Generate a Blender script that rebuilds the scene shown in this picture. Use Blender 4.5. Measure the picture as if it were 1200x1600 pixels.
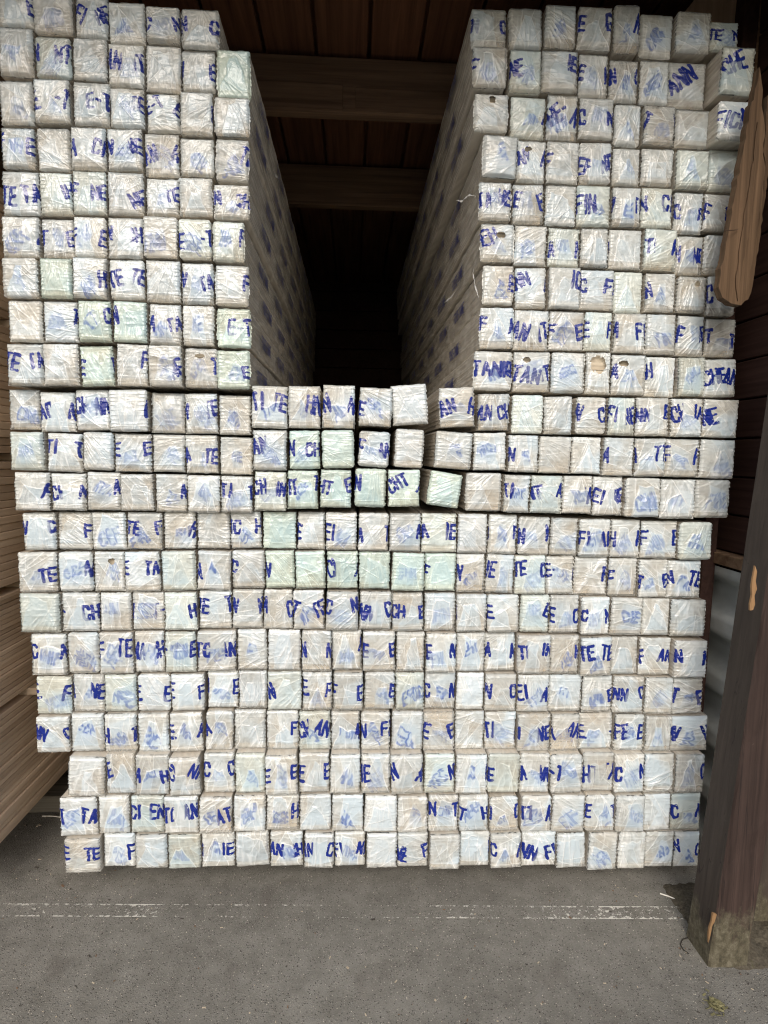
import bpy, math, random
import numpy as np
R = math.radians

# ------------------------------------------------------------------ scene, camera, light
S = bpy.context.scene
for o in list(bpy.data.objects): bpy.data.objects.remove(o, do_unlink=True)
C = S.collection
PW, PH, F = 1200.0, 1600.0, 900.0          # picture size used for measuring, focal length in its pixels
CAM = np.array([0.0, 0.0, 1.44])
PITCH, YAW, ROLL = math.atan(85/900), math.atan(50/900), R(0.75)
fw = np.array([math.sin(YAW)*math.cos(PITCH), math.cos(YAW)*math.cos(PITCH), -math.sin(PITCH)])
r0 = np.array([math.cos(YAW), -math.sin(YAW), 0.0])
u0 = np.cross(r0, fw)
rt = r0*math.cos(ROLL) + u0*math.sin(ROLL)
up = u0*math.cos(ROLL) - r0*math.sin(ROLL)
cam = bpy.data.cameras.new('camera'); co = bpy.data.objects.new('camera', cam); C.objects.link(co)
from mathutils import Matrix, Vector
co.matrix_world = Matrix(((rt[0], up[0], -fw[0], CAM[0]), (rt[1], up[1], -fw[1], CAM[1]), (rt[2], up[2], -fw[2], CAM[2]), (0, 0, 0, 1)))
cam.sensor_fit = 'VERTICAL'; cam.sensor_height = 24; cam.lens = 24*F/PH
cam.clip_start = 0.05; cam.clip_end = 2000
S.camera = co

SUN_EL, SUN_AZ = R(37), R(190)             # azimuth measured from +Y clockwise: behind the camera, a little left
w = bpy.data.worlds.new("World"); S.world = w; w.use_nodes = True
nt = w.node_tree; nt.nodes.clear()
sky = nt.nodes.new('ShaderNodeTexSky'); sky.sky_type = 'NISHITA'; sky.sun_disc = False
sky.sun_elevation = SUN_EL; sky.sun_rotation = SUN_AZ
sky.air_density = 1.0; sky.dust_density = 4.0; sky.ozone_density = 0.6
bg = nt.nodes.new('ShaderNodeBackground'); bg.inputs['Strength'].default_value = 0.15
out = nt.nodes.new('ShaderNodeOutputWorld')
nt.links.new(sky.outputs[0], bg.inputs[0]); nt.links.new(bg.outputs[0], out.inputs[0])
sl = bpy.data.lights.new('sun', 'SUN'); sl.energy = 1.45; sl.angle = R(28); sl.color = (1.0, 0.975, 0.94)
so = bpy.data.objects.new('sun', sl); C.objects.link(so)
sd = Vector((math.sin(SUN_AZ)*math.cos(SUN_EL), math.cos(SUN_AZ)*math.cos(SUN_EL), math.sin(SUN_EL)))
so.rotation_euler = sd.to_track_quat('Z', 'Y').to_euler()
S.view_settings.view_transform = 'Standard'; S.view_settings.look = 'None'
S.view_settings.exposure = 0.15; S.view_settings.gamma = 1.0
S.cycles.use_denoising = True; S.cycles.denoising_prefilter = 'NONE'; S.cycles.filter_width = 1.1; S.cycles.max_bounces = 8; S.cycles.transparent_max_bounces = 10; S.cycles.diffuse_bounces = 4

def at(px, py, Y):
    d = fw + (px-600)/F*rt - (py-800)/F*up
    return CAM + d*(Y-CAM[1])/d[1]
def onground(px, py, z=0.0):
    d = fw + (px-600)/F*rt - (py-800)/F*up
    return CAM + d*(z-CAM[2])/d[2]

# ------------------------------------------------------------------ helpers
def tag(o, label=None, cat=None, group=None, kind=None):
    if label: o['label'] = label
    if cat: o['category'] = cat
    if group: o['group'] = group
    if kind: o['kind'] = kind
    return o
def empty(name, loc=(0, 0, 0), parent=None):
    o = bpy.data.objects.new(name, None); C.objects.link(o); o.location = loc; o.empty_display_size = 0.05
    if parent: o.parent = parent
    return o
class MB:
    def __init__(s): s.v = []; s.f = []; s.m = []
    def add(s, vs, fs, m=0):
        k = len(s.v); s.v += [tuple(map(float, p)) for p in vs]; s.f += [tuple(k+i for i in f) for f in fs]; s.m += [m]*len(fs)
    def box(s, a, b, m=0, mat=None, ch=0.0):
        x0, y0, z0 = a; x1, y1, z1 = b
        if ch <= 0:
            vs = [(x0,y0,z0),(x1,y0,z0),(x1,y1,z0),(x0,y1,z0),(x0,y0,z1),(x1,y0,z1),(x1,y1,z1),(x0,y1,z1)]
            fs = [(0,3,2,1),(4,5,6,7),(0,1,5,4),(1,2,6,5),(2,3,7,6),(3,0,4,7)]
        else:
            c = ch; vs = []; fs = []
            import itertools
            idx = {}
            for ix, iy, iz in itertools.product((0,1), repeat=3):
                for ax in range(3):
                    p = [x1 if ix else x0, y1 if iy else y0, z1 if iz else z0]
                    q = [(-1 if t else 1)*c for t in (ix, iy, iz)]
                    for k in range(3):
                        if k != ax: p[k] += q[k]
                    idx[(ix,iy,iz,ax)] = len(vs); vs.append(tuple(p))
            for ax in range(3):
                a1, a2 = [k for k in range(3) if k != ax]
                for sgn in (0, 1):
                    loop = []
                    for s1, s2 in ((0,0),(1,0),(1,1),(0,1)):
                        t = [0,0,0]; t[ax] = sgn; t[a1] = s1; t[a2] = s2; loop.append(idx[(*t, ax)])
                    fs.append(tuple(loop))
                for s1 in (0,1):
                    for s2 in (0,1):
                        t = [0,0,0]; t[a1] = s1; t[a2] = s2
                        t0 = list(t); t1 = list(t); t0[ax] = 0; t1[ax] = 1
                        fs.append((idx[(*t0,a1)], idx[(*t1,a1)], idx[(*t1,a2)], idx[(*t0,a2)]))
            for ix, iy, iz in itertools.product((0,1), repeat=3):
                fs.append(tuple(idx[(ix,iy,iz,k)] for k in range(3)))
        if mat is not None: vs = [tuple(mat @ Vector(p)) for p in vs]
        s.add(vs, fs, m)
    def build(s, name, mats, parent=None, loc=(0,0,0), smooth=False):
        me = bpy.data.meshes.new(name); me.from_pydata(s.v, [], s.f)
        for m in (mats if isinstance(mats, (list, tuple)) else [mats]): me.materials.append(m)
        me.polygons.foreach_set('material_index', s.m)
        if smooth: me.polygons.foreach_set('use_smooth', [True]*len(s.f))
        me.update()
        import bmesh
        bm = bmesh.new(); bm.from_mesh(me); bmesh.ops.recalc_face_normals(bm, faces=bm.faces); bm.to_mesh(me); bm.free()
        o = bpy.data.objects.new(name, me); C.objects.link(o); o.location = loc
        if parent: o.parent = parent
        return o

# ------------------------------------------------------------------ materials
def newmat(name):
    m = bpy.data.materials.new(name); m.use_nodes = True; t = m.node_tree; t.nodes.clear()
    o = t.nodes.new('ShaderNodeOutputMaterial'); p = t.nodes.new('ShaderNodeBsdfPrincipled')
    t.links.new(p.outputs[0], o.inputs[0]); return m, t, p, o
def N(t, typ, **kw):
    n = t.nodes.new(typ)
    for k, v in kw.items():
        if k in n.inputs: n.inputs[k].default_value = v
        else: setattr(n, k, v)
    return n
def ramp(t, stops, src=None):
    n = t.nodes.new('ShaderNodeValToRGB'); e = n.color_ramp.elements
    while len(e) < len(stops): e.new(0.5)
    for i, (p, c) in enumerate(stops):
        e[i].position = p; e[i].color = (*c, 1) if len(c) == 3 else c
    if src is not None: t.links.new(src, n.inputs[0])
    return n
def mix(t, fac, a, b, blend='MIX'):
    n = t.nodes.new('ShaderNodeMix'); n.data_type = 'RGBA'; n.blend_type = blend
    for inp, v in ((n.inputs[0], fac), (n.inputs[6], a), (n.inputs[7], b)):
        if hasattr(v, 'is_output'): t.links.new(v, inp)
        elif isinstance(v, (int, float)): inp.default_value = v
        else: inp.default_value = (*v, 1)
    return n.outputs[2]
def coords(t, scale=(1,1,1), kind='Object'):
    c = N(t, 'ShaderNodeTexCoord'); m = N(t, 'ShaderNodeMapping'); m.inputs['Scale'].default_value = scale
    t.links.new(c.outputs[kind], m.inputs[0]); return m.outputs[0]
def noise(t, vec, scale, detail=4, rough=0.55, dist=0.0):
    n = N(t, 'ShaderNodeTexNoise', Scale=scale, Detail=detail, Roughness=rough, Distortion=dist)
    t.links.new(vec, n.inputs['Vector']); return n.outputs['Fac']
def bump(t, p, h, strength=0.3, dist=0.002):
    b = N(t, 'ShaderNodeBump', Strength=strength, Distance=dist); t.links.new(h, b.inputs['Height']); t.links.new(b.outputs[0], p.inputs['Normal'])

def wood_mat(name, c1, c2, axis=1, rough=0.75, grain=60, dirt=None, spec=0.25, along=1.5):
    m, t, p, o = newmat(name)
    sc = [grain, grain, grain]; sc[axis] = along
    v = coords(t, tuple(sc))
    n1 = noise(t, v, 1.0, 6, 0.62, 0.6)
    v2 = coords(t, tuple(2.5 if i != axis else 0.4 for i in range(3)))
    n2 = noise(t, v2, 2.0, 4)
    info = N(t, 'ShaderNodeObjectInfo')
    r1 = ramp(t, [(0.3, c1), (0.72, c2)], n1)
    big = ramp(t, [(0.3, (0.72, 0.72, 0.72)), (0.7, (1.08, 1.08, 1.08))], n2)
    col = mix(t, 1.0, r1.outputs[0], big.outputs[0], 'MULTIPLY')
    if dirt:
        d = noise(t, coords(t), dirt[1], 6, 0.7)
        dr = ramp(t, [(dirt[2], (0,0,0)), (dirt[2]+0.12, (1,1,1))], d)
        col = mix(t, dr.outputs[0], col, dirt[0])
    t.links.new(col, p.inputs['Base Color'])
    p.inputs['Roughness'].default_value = rough; p.inputs['Specular IOR Level'].default_value = spec
    bump(t, p, n1, 0.5, 0.0015)
    return m

M = {}
M['roof'] = wood_mat('dark_roof_boards', (0.085, 0.036, 0.019), (0.20, 0.092, 0.048), 1, 0.85, 40)
M['beam'] = wood_mat('old_beam_wood', (0.125, 0.074, 0.045), (0.30, 0.20, 0.125), 0, 0.8, 40)
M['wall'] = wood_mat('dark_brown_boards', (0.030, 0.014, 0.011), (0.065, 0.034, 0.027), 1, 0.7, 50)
def post_mat(name, c1, c2, foot, wear):
    m, t, p, o = newmat(name)
    n1 = noise(t, coords(t, (70, 70, 1.6)), 1.0, 6, 0.62, 0.5); n2 = noise(t, coords(t, (4, 4, .8)), 2.0, 5)
    col = mix(t, 1.0, ramp(t, [(0.3, c1), (0.72, c2)], n1).outputs[0], ramp(t, [(0.3, (.72,.72,.72)), (0.7, (1.15,1.15,1.15))], n2).outputs[0], 'MULTIPLY')
    d = noise(t, coords(t, (40, 40, 22)), 1.0, 6, 0.75)
    col = mix(t, ramp(t, [(0.66, (0,0,0)), (0.74, (.6,.6,.6))], d).outputs[0], col, wear)
    crack = noise(t, coords(t, (38, 38, .55)), 1.0, 2, 0.4)
    col = mix(t, ramp(t, [(0.495, (0,0,0)), (0.5, (.8,.8,.8)), (0.506, (0,0,0))], crack).outputs[0], col, (.008,.006,.006))
    # rain-splashed, mossy foot
    sp = N(t, 'ShaderNodeSeparateXYZ'); t.links.new(coords(t), sp.inputs[0])
    fn = noise(t, coords(t, (14, 14, 9)), 1.0, 6, 0.7)
    ad = N(t, 'ShaderNodeMath'); ad.operation = 'MULTIPLY_ADD'; ad.inputs[1].default_value = 1.0; t.links.new(sp.outputs[2], ad.inputs[0])
    sc_ = N(t, 'ShaderNodeMath'); sc_.operation = 'MULTIPLY'; sc_.inputs[1].default_value = 0.42; t.links.new(fn, sc_.inputs[0])
    t.links.new(sc_.outputs[0], ad.inputs[2])
    fm = ramp(t, [(foot, (1,1,1)), (foot+0.07, (0,0,0))], ad.outputs[0])
    fc = ramp(t, [(0.3, (0.030, 0.026, 0.019)), (0.5, (0.085, 0.076, 0.050)), (0.7, (0.17, 0.155, 0.115))], noise(t, coords(t, (60, 60, 45)), 1.0, 6, 0.75))
    col = mix(t, fm.outputs[0], col, fc.outputs[0])
    t.links.new(col, p.inputs['Base Color']); p.inputs['Roughness'].default_value = 0.72; p.inputs['Specular IOR Level'].default_value = 0.3
    bump(t, p, n1, 0.6, 0.002); return m
M['post'] = post_mat('weathered_brown_post', (0.020, 0.012, 0.010), (0.058, 0.037, 0.031), 0.30, (0.14, 0.11, 0.10))
M['post_side'] = post_mat('grey_brown_stained_post', (0.036, 0.028, 0.023), (0.064, 0.051, 0.042), 0.25, (0.13, 0.11, 0.09))
M['moss'] = wood_mat('mossy_rotten_wood', (0.045, 0.038, 0.028), (0.13, 0.115, 0.085), 2, 0.95, 120, dirt=((0.07, 0.07, 0.035), 40, 0.6))
M['plank'] = wood_mat('orange_brown_plank', (0.20, 0.098, 0.045), (0.40, 0.22, 0.11), 2, 0.75, 70)
M['rough'] = wood_mat('rough_brown_plank', (0.04, 0.024, 0.013), (0.165, 0.105, 0.062), 2, 0.85, 55, dirt=((0.10, 0.06, 0.035), 12, 0.6))
M['split'] = wood_mat('fresh_split_wood', (0.15, 0.085, 0.04), (0.36, 0.22, 0.11), 2, 0.8, 60)
M['pale_plank'] = wood_mat('pale_board', (0.38, 0.26, 0.16), (0.52, 0.37, 0.24), 2, 0.75, 40)
M['stackwood'] = wood_mat('brown_planed_boards', (0.60, 0.44, 0.30), (0.76, 0.60, 0.44), 1, 0.6, 50)
M['stackwood_dark'] = wood_mat('darker_planed_boards', (0.50, 0.36, 0.245), (0.64, 0.49, 0.35), 1, 0.6, 50)
M['sleeper'] = wood_mat('grey_sleeper', (0.13, 0.12, 0.10), (0.27, 0.25, 0.21), 0, 0.9, 60)
M['batten'] = wood_mat('pale_batten', (0.4, 0.31, 0.21), (0.55, 0.44, 0.32), 0, 0.8, 60)

def metal():
    m, t, p, o = newmat('galvanised_sheet'); v = coords(t)
    n = noise(t, v, 9, 5, 0.6); r = ramp(t, [(0.3, (0.46, 0.50, 0.49)), (0.7, (0.66, 0.70, 0.68))], n)
    t.links.new(r.outputs[0], p.inputs['Base Color']); p.inputs['Metallic'].default_value = 0.25
    p.inputs['Roughness'].default_value = 0.5; bump(t, p, noise(t, v, 60, 3), 0.1); return m
M['metal'] = metal()
def plain(name, c, rough=0.6, metal=0.0):
    m, t, p, o = newmat(name); v = coords(t); n = noise(t, v, 80, 3)
    r = ramp(t, [(0.3, tuple(x*0.8 for x in c)), (0.7, tuple(min(1, x*1.15) for x in c))], n)
    t.links.new(r.outputs[0], p.inputs['Base Color']); p.inputs['Roughness'].default_value = rough; p.inputs['Metallic'].default_value = metal
    return m
M['nail'] = plain('rusty_nail', (0.12, 0.08, 0.06), 0.5, 0.7)
M['stick'] = plain('pale_stick', (0.75, 0.73, 0.66))
M['ink'] = plain('blue_print', (0.014, 0.026, 0.20), 0.35)
M['chip'] = plain('debris_chips', (0.42, 0.36, 0.27), 0.9)
M['leaf'] = plain('muted_moss', (0.15, 0.14, 0.065), 0.7)
M['wire'] = plain('dark_wire', (0.03, 0.025, 0.02), 0.6, 0.3)

def timber_mat():
    m, t, p, o = newmat('pine_end_grain'); v = coords(t, (8, 3, 8), 'Generated')
    info = N(t, 'ShaderNodeObjectInfo')
    n = noise(t, coords(t, (6, 1, 40), 'Generated'), 3.0, 5, 0.6)
    r = ramp(t, [(0.3, (0.45, 0.388, 0.295)), (0.7, (0.665, 0.605, 0.49))], n)
    rr = ramp(t, [(0.0, (0.90, 0.86, 0.82)), (0.5, (1, 1, 1)), (1.0, (1.0, 0.93, 0.86))], info.outputs['Random'])
    col = mix(t, 1.0, r.outputs[0], rr.outputs[0], 'MULTIPLY')
    t.links.new(col, p.inputs['Base Color']); p.inputs['Roughness'].default_value = 0.8
    return m
M['timber'] = timber_mat()
def film_mat():
    m, t, p, o = newmat('plastic_film')
    a = N(t, 'ShaderNodeAttribute'); a.attribute_name = 'film'
    v = coords(t)
    n = noise(t, v, 330, 3, 0.6); n2 = noise(t, v, 90, 4, 0.6, 1.5)
    h = N(t, 'ShaderNodeMath'); h.operation = 'ADD'; t.links.new(n, h.inputs[0]); t.links.new(n2, h.inputs[1])
    t.links.new(a.outputs['Color'], p.inputs['Base Color'])
    p.inputs['Roughness'].default_value = 0.2; p.inputs['Specular IOR Level'].default_value = 0.75
    bump(t, p, h.outputs[0], 0.35, 0.0012)
    tr = N(t, 'ShaderNodeBsdfTransparent'); mx = N(t, 'ShaderNodeMixShader')
    t.links.new(a.outputs['Alpha'], mx.inputs[0]); t.links.new(tr.outputs[0], mx.inputs[1]); t.links.new(p.outputs[0], mx.inputs[2])
    t.links.new(mx.outputs[0], o.inputs[0]); return m
M['film'] = film_mat()

def asphalt():
    m, t, p, o = newmat('asphalt'); v = coords(t)
    big = noise(t, v, 1.3, 5, 0.6); mid = noise(t, v, 14, 5, 0.65); fine = noise(t, v, 240, 3, 0.7)
    base = ramp(t, [(0.25, (0.150, 0.147, 0.134)), (0.75, (0.222, 0.218, 0.200))], fine)
    b2 = ramp(t, [(0.3, (0.80, 0.79, 0.775)), (0.7, (1.16, 1.155, 1.14))], big)
    b3 = ramp(t, [(0.3, (0.76, 0.75, 0.73)), (0.7, (1.14, 1.14, 1.13))], mid)
    col = mix(t, 1.0, base.outputs[0], b2.outputs[0], 'MULTIPLY'); col = mix(t, 1.0, col, b3.outputs[0], 'MULTIPLY')
    # aggregate: pale and dark stones bedded in the binder
    vo = N(t, 'ShaderNodeTexVoronoi', Scale=210.0); t.links.new(v, vo.inputs['Vector'])
    hs = N(t, 'ShaderNodeSeparateColor'); t.links.new(vo.outputs['Color'], hs.inputs[0])
    near = ramp(t, [(0.22, (1,1,1)), (0.42, (0,0,0))], vo.outputs['Distance'])
    pick = ramp(t, [(0.70, (0,0,0)), (0.72, (1,1,1))], hs.outputs[0])
    mk = mix(t, 1.0, near.outputs[0], pick.outputs[0], 'MULTIPLY')
    stone = ramp(t, [(0.0, (0.22, 0.21, 0.19)), (0.8, (0.32, 0.305, 0.27)), (0.97, (0.55, 0.5, 0.42))], hs.outputs[1])
    col = mix(t, mk, col, stone.outputs[0])
    pick2 = ramp(t, [(0.86, (0,0,0)), (0.88, (1,1,1))], hs.outputs[2])
    mk2 = mix(t, 1.0, near.outputs[0], pick2.outputs[0], 'MULTIPLY')
    col = mix(t, mk2, col, (0.062, 0.057, 0.05))
    st = ramp(t, [(0.60, (0,0,0)), (0.70, (0.55,0.55,0.55))], noise(t, v, 5.5, 4, 0.55, 0.6))
    col = mix(t, st.outputs[0], col, (0.115, 0.105, 0.092))
    t.links.new(col, p.inputs['Base Color']); p.inputs['Roughness'].default_value = 0.88
    p.inputs['Specular IOR Level'].default_value = 0.25
    hh = N(t, 'ShaderNodeMath'); hh.operation = 'ADD'; t.links.new(fine, hh.inputs[0]); t.links.new(near.outputs[0], hh.inputs[1])
    bump(t, p, hh.outputs[0], 0.55, 0.0025); return m
M['asphalt'] = asphalt()
def paint():
    m, t, p, o = newmat('worn_white_paint'); v = coords(t)
    n = noise(t, v, 70, 6, 0.75); n2 = noise(t, v, 4.0, 3, 0.5)
    sp = N(t, 'ShaderNodeSeparateXYZ'); t.links.new(coords(t), sp.inputs[0])
    # local y in -0.5..0.5 scaled: paint survives best along the two edges of the line
    ab = N(t, 'ShaderNodeMath'); ab.operation = 'ABSOLUTE'; t.links.new(sp.outputs[1], ab.inputs[0])
    ed = ramp(t, [(0.0205, (0,0,0)), (0.0235, (0.10,0.10,0.10))], ab.outputs[0])
    xr = N(t, 'ShaderNodeMapRange'); xr.inputs[1].default_value = -1.2; xr.inputs[2].default_value = 1.2; t.links.new(sp.outputs[0], xr.inputs[0])
    xw = ramp(t, [(0.0, (0.11,)*3), (0.28, (0.10,)*3), (0.5, (0.03,)*3), (0.68, (0.06,)*3), (0.8, (0.14,)*3), (1.0, (0.14,)*3)], xr.outputs[0])
    def addn(a, b):
        q = N(t, 'ShaderNodeMath'); q.operation = 'ADD'; t.links.new(a, q.inputs[0]); t.links.new(b, q.inputs[1]); return q.outputs[0]
    s = addn(addn(n, ed.outputs[0]), xw.outputs[0])
    n2s = ramp(t, [(0.35, (0,)*3), (0.65, (0.12,)*3)], n2); s = addn(s, n2s.outputs[0])
    mask = ramp(t, [(0.745, (0,0,0)), (0.80, (1,1,1))], s)
    p.inputs['Base Color'].default_value = (0.55, 0.54, 0.49, 1); p.inputs['Roughness'].default_value = 0.8
    tr = N(t, 'ShaderNodeBsdfTransparent'); mx = N(t, 'ShaderNodeMixShader')
    t.links.new(mask.outputs[0], mx.inputs[0]); t.links.new(tr.outputs[0], mx.inputs[1]); t.links.new(p.outputs[0], mx.inputs[2])
    t.links.new(mx.outputs[0], o.inputs[0]); return m
M['paint'] = paint()

# ------------------------------------------------------------------ setting: ground
g = MB(); g.add([(-300,-300,0),(300,-300,0),(300,300,0),(-300,300,0)], [(0,1,2,3)])
tag(g.build('ground', M['asphalt']), 'grey brown asphalt yard with pale aggregate', None, None, 'structure')
a = onground(-40, 1423); b = onground(1066, 1428)
L = MB(); ln = float(np.hypot(*(b-a)[:2])); 
L.add([(-ln/2,-0.026,0),(ln/2,-0.026,0),(ln/2,0.026,0),(-ln/2,0.026,0)], [(0,1,2,3)])
lo = L.build('road_marking', M['paint'], loc=((a[0]+b[0])/2, (a[1]+b[1])/2, 0.004)); lo.rotation_euler.z = math.atan2(b[1]-a[1], b[0]-a[0])
tag(lo, 'worn white painted line on the asphalt', None, None, 'structure')

# ------------------------------------------------------------------ setting: shed
shed = tag(empty('timber_shed', (0, 3, 0)), 'dark open-fronted timber shed roofing over the wrapped stacks', 'shed')
def sh(mb, name, mats, label=None, smooth=False):
    o = mb.build(name, mats, loc=(0, 0, 0), smooth=smooth); o.parent = shed; o.matrix_parent_inverse = Matrix.Translation((0, -3, 0))
    if label: o['label'] = label
    return o
rnd = random.Random(4)
rf = MB(); x = -2.6
ROOF = 3.065
while x < 3.0:
    wd = 0.190+rnd.uniform(-0.012, 0.012); dz = rnd.uniform(0, 0.008)
    rf.box((x, 0.98, ROOF+dz), (x+wd, 5.9, ROOF+0.024+dz), ch=0.003); x += wd+0.014
rf.box((-2.6, 0.98, ROOF+0.06), (3.0, 5.9, ROOF+0.09))
sh(rf, 'roof', M['roof'])
for i, yb in enumerate((1.60, 2.50, 3.375)):
    bmb = MB(); segs = 24; x0, x1 = -2.6, 2.9
    for k in range(1): bmb.box((x0, yb, 2.84), (x1, yb+0.055, 3.052), ch=0.004)
    if i == 1:                       # split lower lamella of the second beam
        bmb.box((-0.75, yb-0.008, 2.842), (-0.05, yb-0.001, 2.945), ch=0.003); bmb.box((0.0, yb-0.006, 2.842), (1.2, yb-0.001, 2.935), ch=0.002)
    sh(bmb, 'beam', M['beam'])
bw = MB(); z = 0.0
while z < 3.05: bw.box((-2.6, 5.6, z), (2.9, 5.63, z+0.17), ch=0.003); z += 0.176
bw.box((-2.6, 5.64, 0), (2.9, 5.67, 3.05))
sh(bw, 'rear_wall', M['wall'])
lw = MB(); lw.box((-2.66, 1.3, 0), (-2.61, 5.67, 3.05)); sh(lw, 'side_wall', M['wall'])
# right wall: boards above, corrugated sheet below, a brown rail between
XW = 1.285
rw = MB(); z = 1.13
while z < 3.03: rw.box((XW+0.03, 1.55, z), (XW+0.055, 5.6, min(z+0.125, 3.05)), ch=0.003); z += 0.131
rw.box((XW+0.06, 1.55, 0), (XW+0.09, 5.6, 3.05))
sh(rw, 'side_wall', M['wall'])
rl = MB(); rl.box((XW-0.012, 1.74, 1.085), (XW+0.05, 5.6, 1.125), ch=0.003); sh(rl, 'rail', M['beam'])
cs = MB(); prof = []; z = 1.07; per = 0.205
zt_ = 1.075
for k in range(0, 130):
    z = zt_-k*per/14
    if z < .01: break
    ph_ = math.cos(2*math.pi*k/14); prof.append((XW+.028-.028*max(-1, min(1, ph_*1.8)), z))
vs = []; fs = []
for (px_, pz) in prof: vs += [(px_, 1.74, pz), (px_, 5.6, pz)]
for k in range(len(prof)-1): fs.append((2*k, 2*k+1, 2*k+3, 2*k+2))
n0 = len(vs); vs += [(v[0]+0.0015, v[1], v[2]) for v in vs]; fs += [tuple(n0+i for i in reversed(f)) for f in fs]
cs.add(vs, fs); sh(cs, 'corrugated_sheet', M['metal'], smooth=True)

def post(name, base, wx, wy, h, lean, mats, chunk=True):
    """a square post with worn arrises; mats = front and side stain"""
    mb = MB(); nz = 60; rr = random.Random(7)
    prof = [(-.5,-.5+.05),(-.5+.05,-.5),(-.1,-.5),(.14,-.5),(.5-.05,-.5),(.5,-.5+.05),(.5,.5),(-.5,.5)]
    vs = []; n = len(prof)
    for k in range(nz+1):
        z = h*k/nz
        for j, (a_, b_) in enumerate(prof):
            jit = rr.uniform(-0.0012, 0.0012)
            w_ = 1.0 + (0.05*(1-z/0.25)**2 if z < 0.25 else 0)*rr.uniform(0.2, 1.2)
            vs.append((a_*wx*w_+lean*z+jit, b_*wy*w_+jit, z))
    fs = []; ms = []
    for k in range(nz):
        for j in range(n):
            q = (k*n+j, k*n+(j+1) % n, (k+1)*n+(j+1) % n, (k+1)*n+j); fs.append(q)
            z = h*k/nz
            side = (j == n-1)
            ms.append(1 if side else 0)
    fs.append(tuple(range(n))[::-1]); ms.append(0); fs.append(tuple(nz*n+j for j in range(n))); ms.append(0)
    mb.add(vs, fs); mb.m = ms
    o = mb.build(name, [mats[0], mats[1], M['moss']])
    o.location = base; o.parent = shed; o.matrix_parent_inverse = Matrix.Translation((0, -3, 0)); return o
gp = onground(1139, 1512)
P1 = post('post', (gp[0], gp[1]+0.057, 0), 0.115, 0.108, 3.04, 0.078, (M['post'], M['post_side']))
P1['label'] = 'square purple-brown post with split arris and mossy foot'
# torn splinters that show fresh wood on the post
def rough_pts(pts, amp=1.3, seed=1):
    q = random.Random(seed+len(pts)); res = []
    for (a_, b_) in zip(pts, pts[1:]+pts[:1]):
        n_ = max(1, int(math.hypot(b_[0]-a_[0], b_[1]-a_[1])/9))
        for k in range(n_): res.append((a_[0]+(b_[0]-a_[0])*k/n_+(q.gauss(0, amp*.5) if k else 0), a_[1]+(b_[1]-a_[1])*k/n_))
    return res
def sliver(pts, Y, th, name, mat, parent=None, label=None):
    pts = rough_pts(list(pts))
    mb = MB(); a = [at(x_, y_, Y) for x_, y_ in pts]; n = len(a)
    vs = [tuple(p) for p in a] + [(p[0], p[1]+th, p[2]) for p in a]
    fs = [tuple(range(n)), tuple(range(n, 2*n))[::-1]] + [(i, (i+1) % n, n+(i+1) % n, n+i) for i in range(n)]
    mb.add(vs, fs); o = mb.build(name, mat)
    if parent: o.parent = parent; o.matrix_parent_inverse = parent.matrix_world.inverted()
    if label: o['label'] = label
    return o
bpy.context.view_layer.update()
yf = gp[1]+0.057-0.054
def post_piece(name, pts, mat, label):
    o = sliver(pts, yf-0.004, 0.006, name, mat)
    mw = P1.matrix_world.copy()
    o.parent = P1; o.matrix_parent_inverse = mw.inverted(); o['label'] = label
post_piece('torn_splinter', [(1180,884),(1183,893),(1181,908),(1183,920),(1179,931),(1180,944),(1177,953),(1172,954),(1172,944),(1175,930),(1176,905)], M['split'], 'fresh orange tear in the post edge')
post_piece('torn_splinter', [(1114,1427),(1120,1429),(1117,1440),(1113,1447),(1110,1462),(1107,1474),(1108,1452),(1112,1440)], M['split'], 'fresh orange tear at the post foot')
gp2 = onground(1190, 1452)
P2 = post('post', (gp2[0]+0.02, gp2[1]+0.06, 0), 0.12, 0.1, 3.04, 0.05, (M['post_side'], M['post_side']))
P2['label'] = 'grey-brown post standing behind the front post'
P3 = post('post', (1.245, 1.99, 0), 0.05, 0.10, 3.04, 0.012, (M['wall'], M['wall'])); P3['label'] = 'reddish brown post between packs and front post'

# ------------------------------------------------------------------ lettering
LET = {
 'F': [((0,0),(0,1)), ((0,0),(1,0)), ((0,.48),(.8,.48))],
 'I': [((.5,0),(.5,1))],
 'C': [((1,.27),(.85,.03)), ((.85,.03),(.18,.03)), ((.18,.03),(0,.25)), ((0,.25),(0,.75)), ((0,.75),(.18,.97)), ((.18,.97),(.85,.97)), ((.85,.97),(1,.73))],
 'H': [((0,0),(0,1)), ((1,0),(1,1)), ((0,.5),(1,.5))],
 'T': [((0,0),(1,0)), ((.5,0),(.5,1))],
 'E': [((0,0),(0,1)), ((0,0),(1,0)), ((0,.5),(.85,.5)), ((0,1),(1,1))],
 '-': [((.1,.55),(.9,.55))],
 'A': [((0,1),(.5,0)), ((.5,0),(1,1)), ((.2,.66),(.8,.66))],
 'N': [((0,1),(0,0)), ((0,0),(1,1)), ((1,1),(1,0))]}
def strokes(txt, h, wd, adv, thin=0.0):
    """segments of a line of lettering, x from 0, y down from 0 to h"""
    segs = []; x = 0
    for ch in txt:
        wch = wd*(0.25 if ch == 'I' else 0.6 if ch == '-' else 1)
        for (p, q) in LET[ch]: segs.append((x+p[0]*wch, p[1]*h, x+q[0]*wch, q[1]*h))
        x += wch + (adv-wd)
    return segs, x-(adv-wd)
def segdist(X, Y, segs):
    d = np.full(X.shape, 1e3)
    for (x0, y0, x1, y1) in segs:
        dx, dy = x1-x0, y1-y0; L2 = dx*dx+dy*dy+1e-9
        t = np.clip(((X-x0)*dx+(Y-y0)*dy)/L2, 0, 1)
        d = np.minimum(d, np.hypot(X-x0-t*dx, Y-y0-t*dy))
    return d
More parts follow.
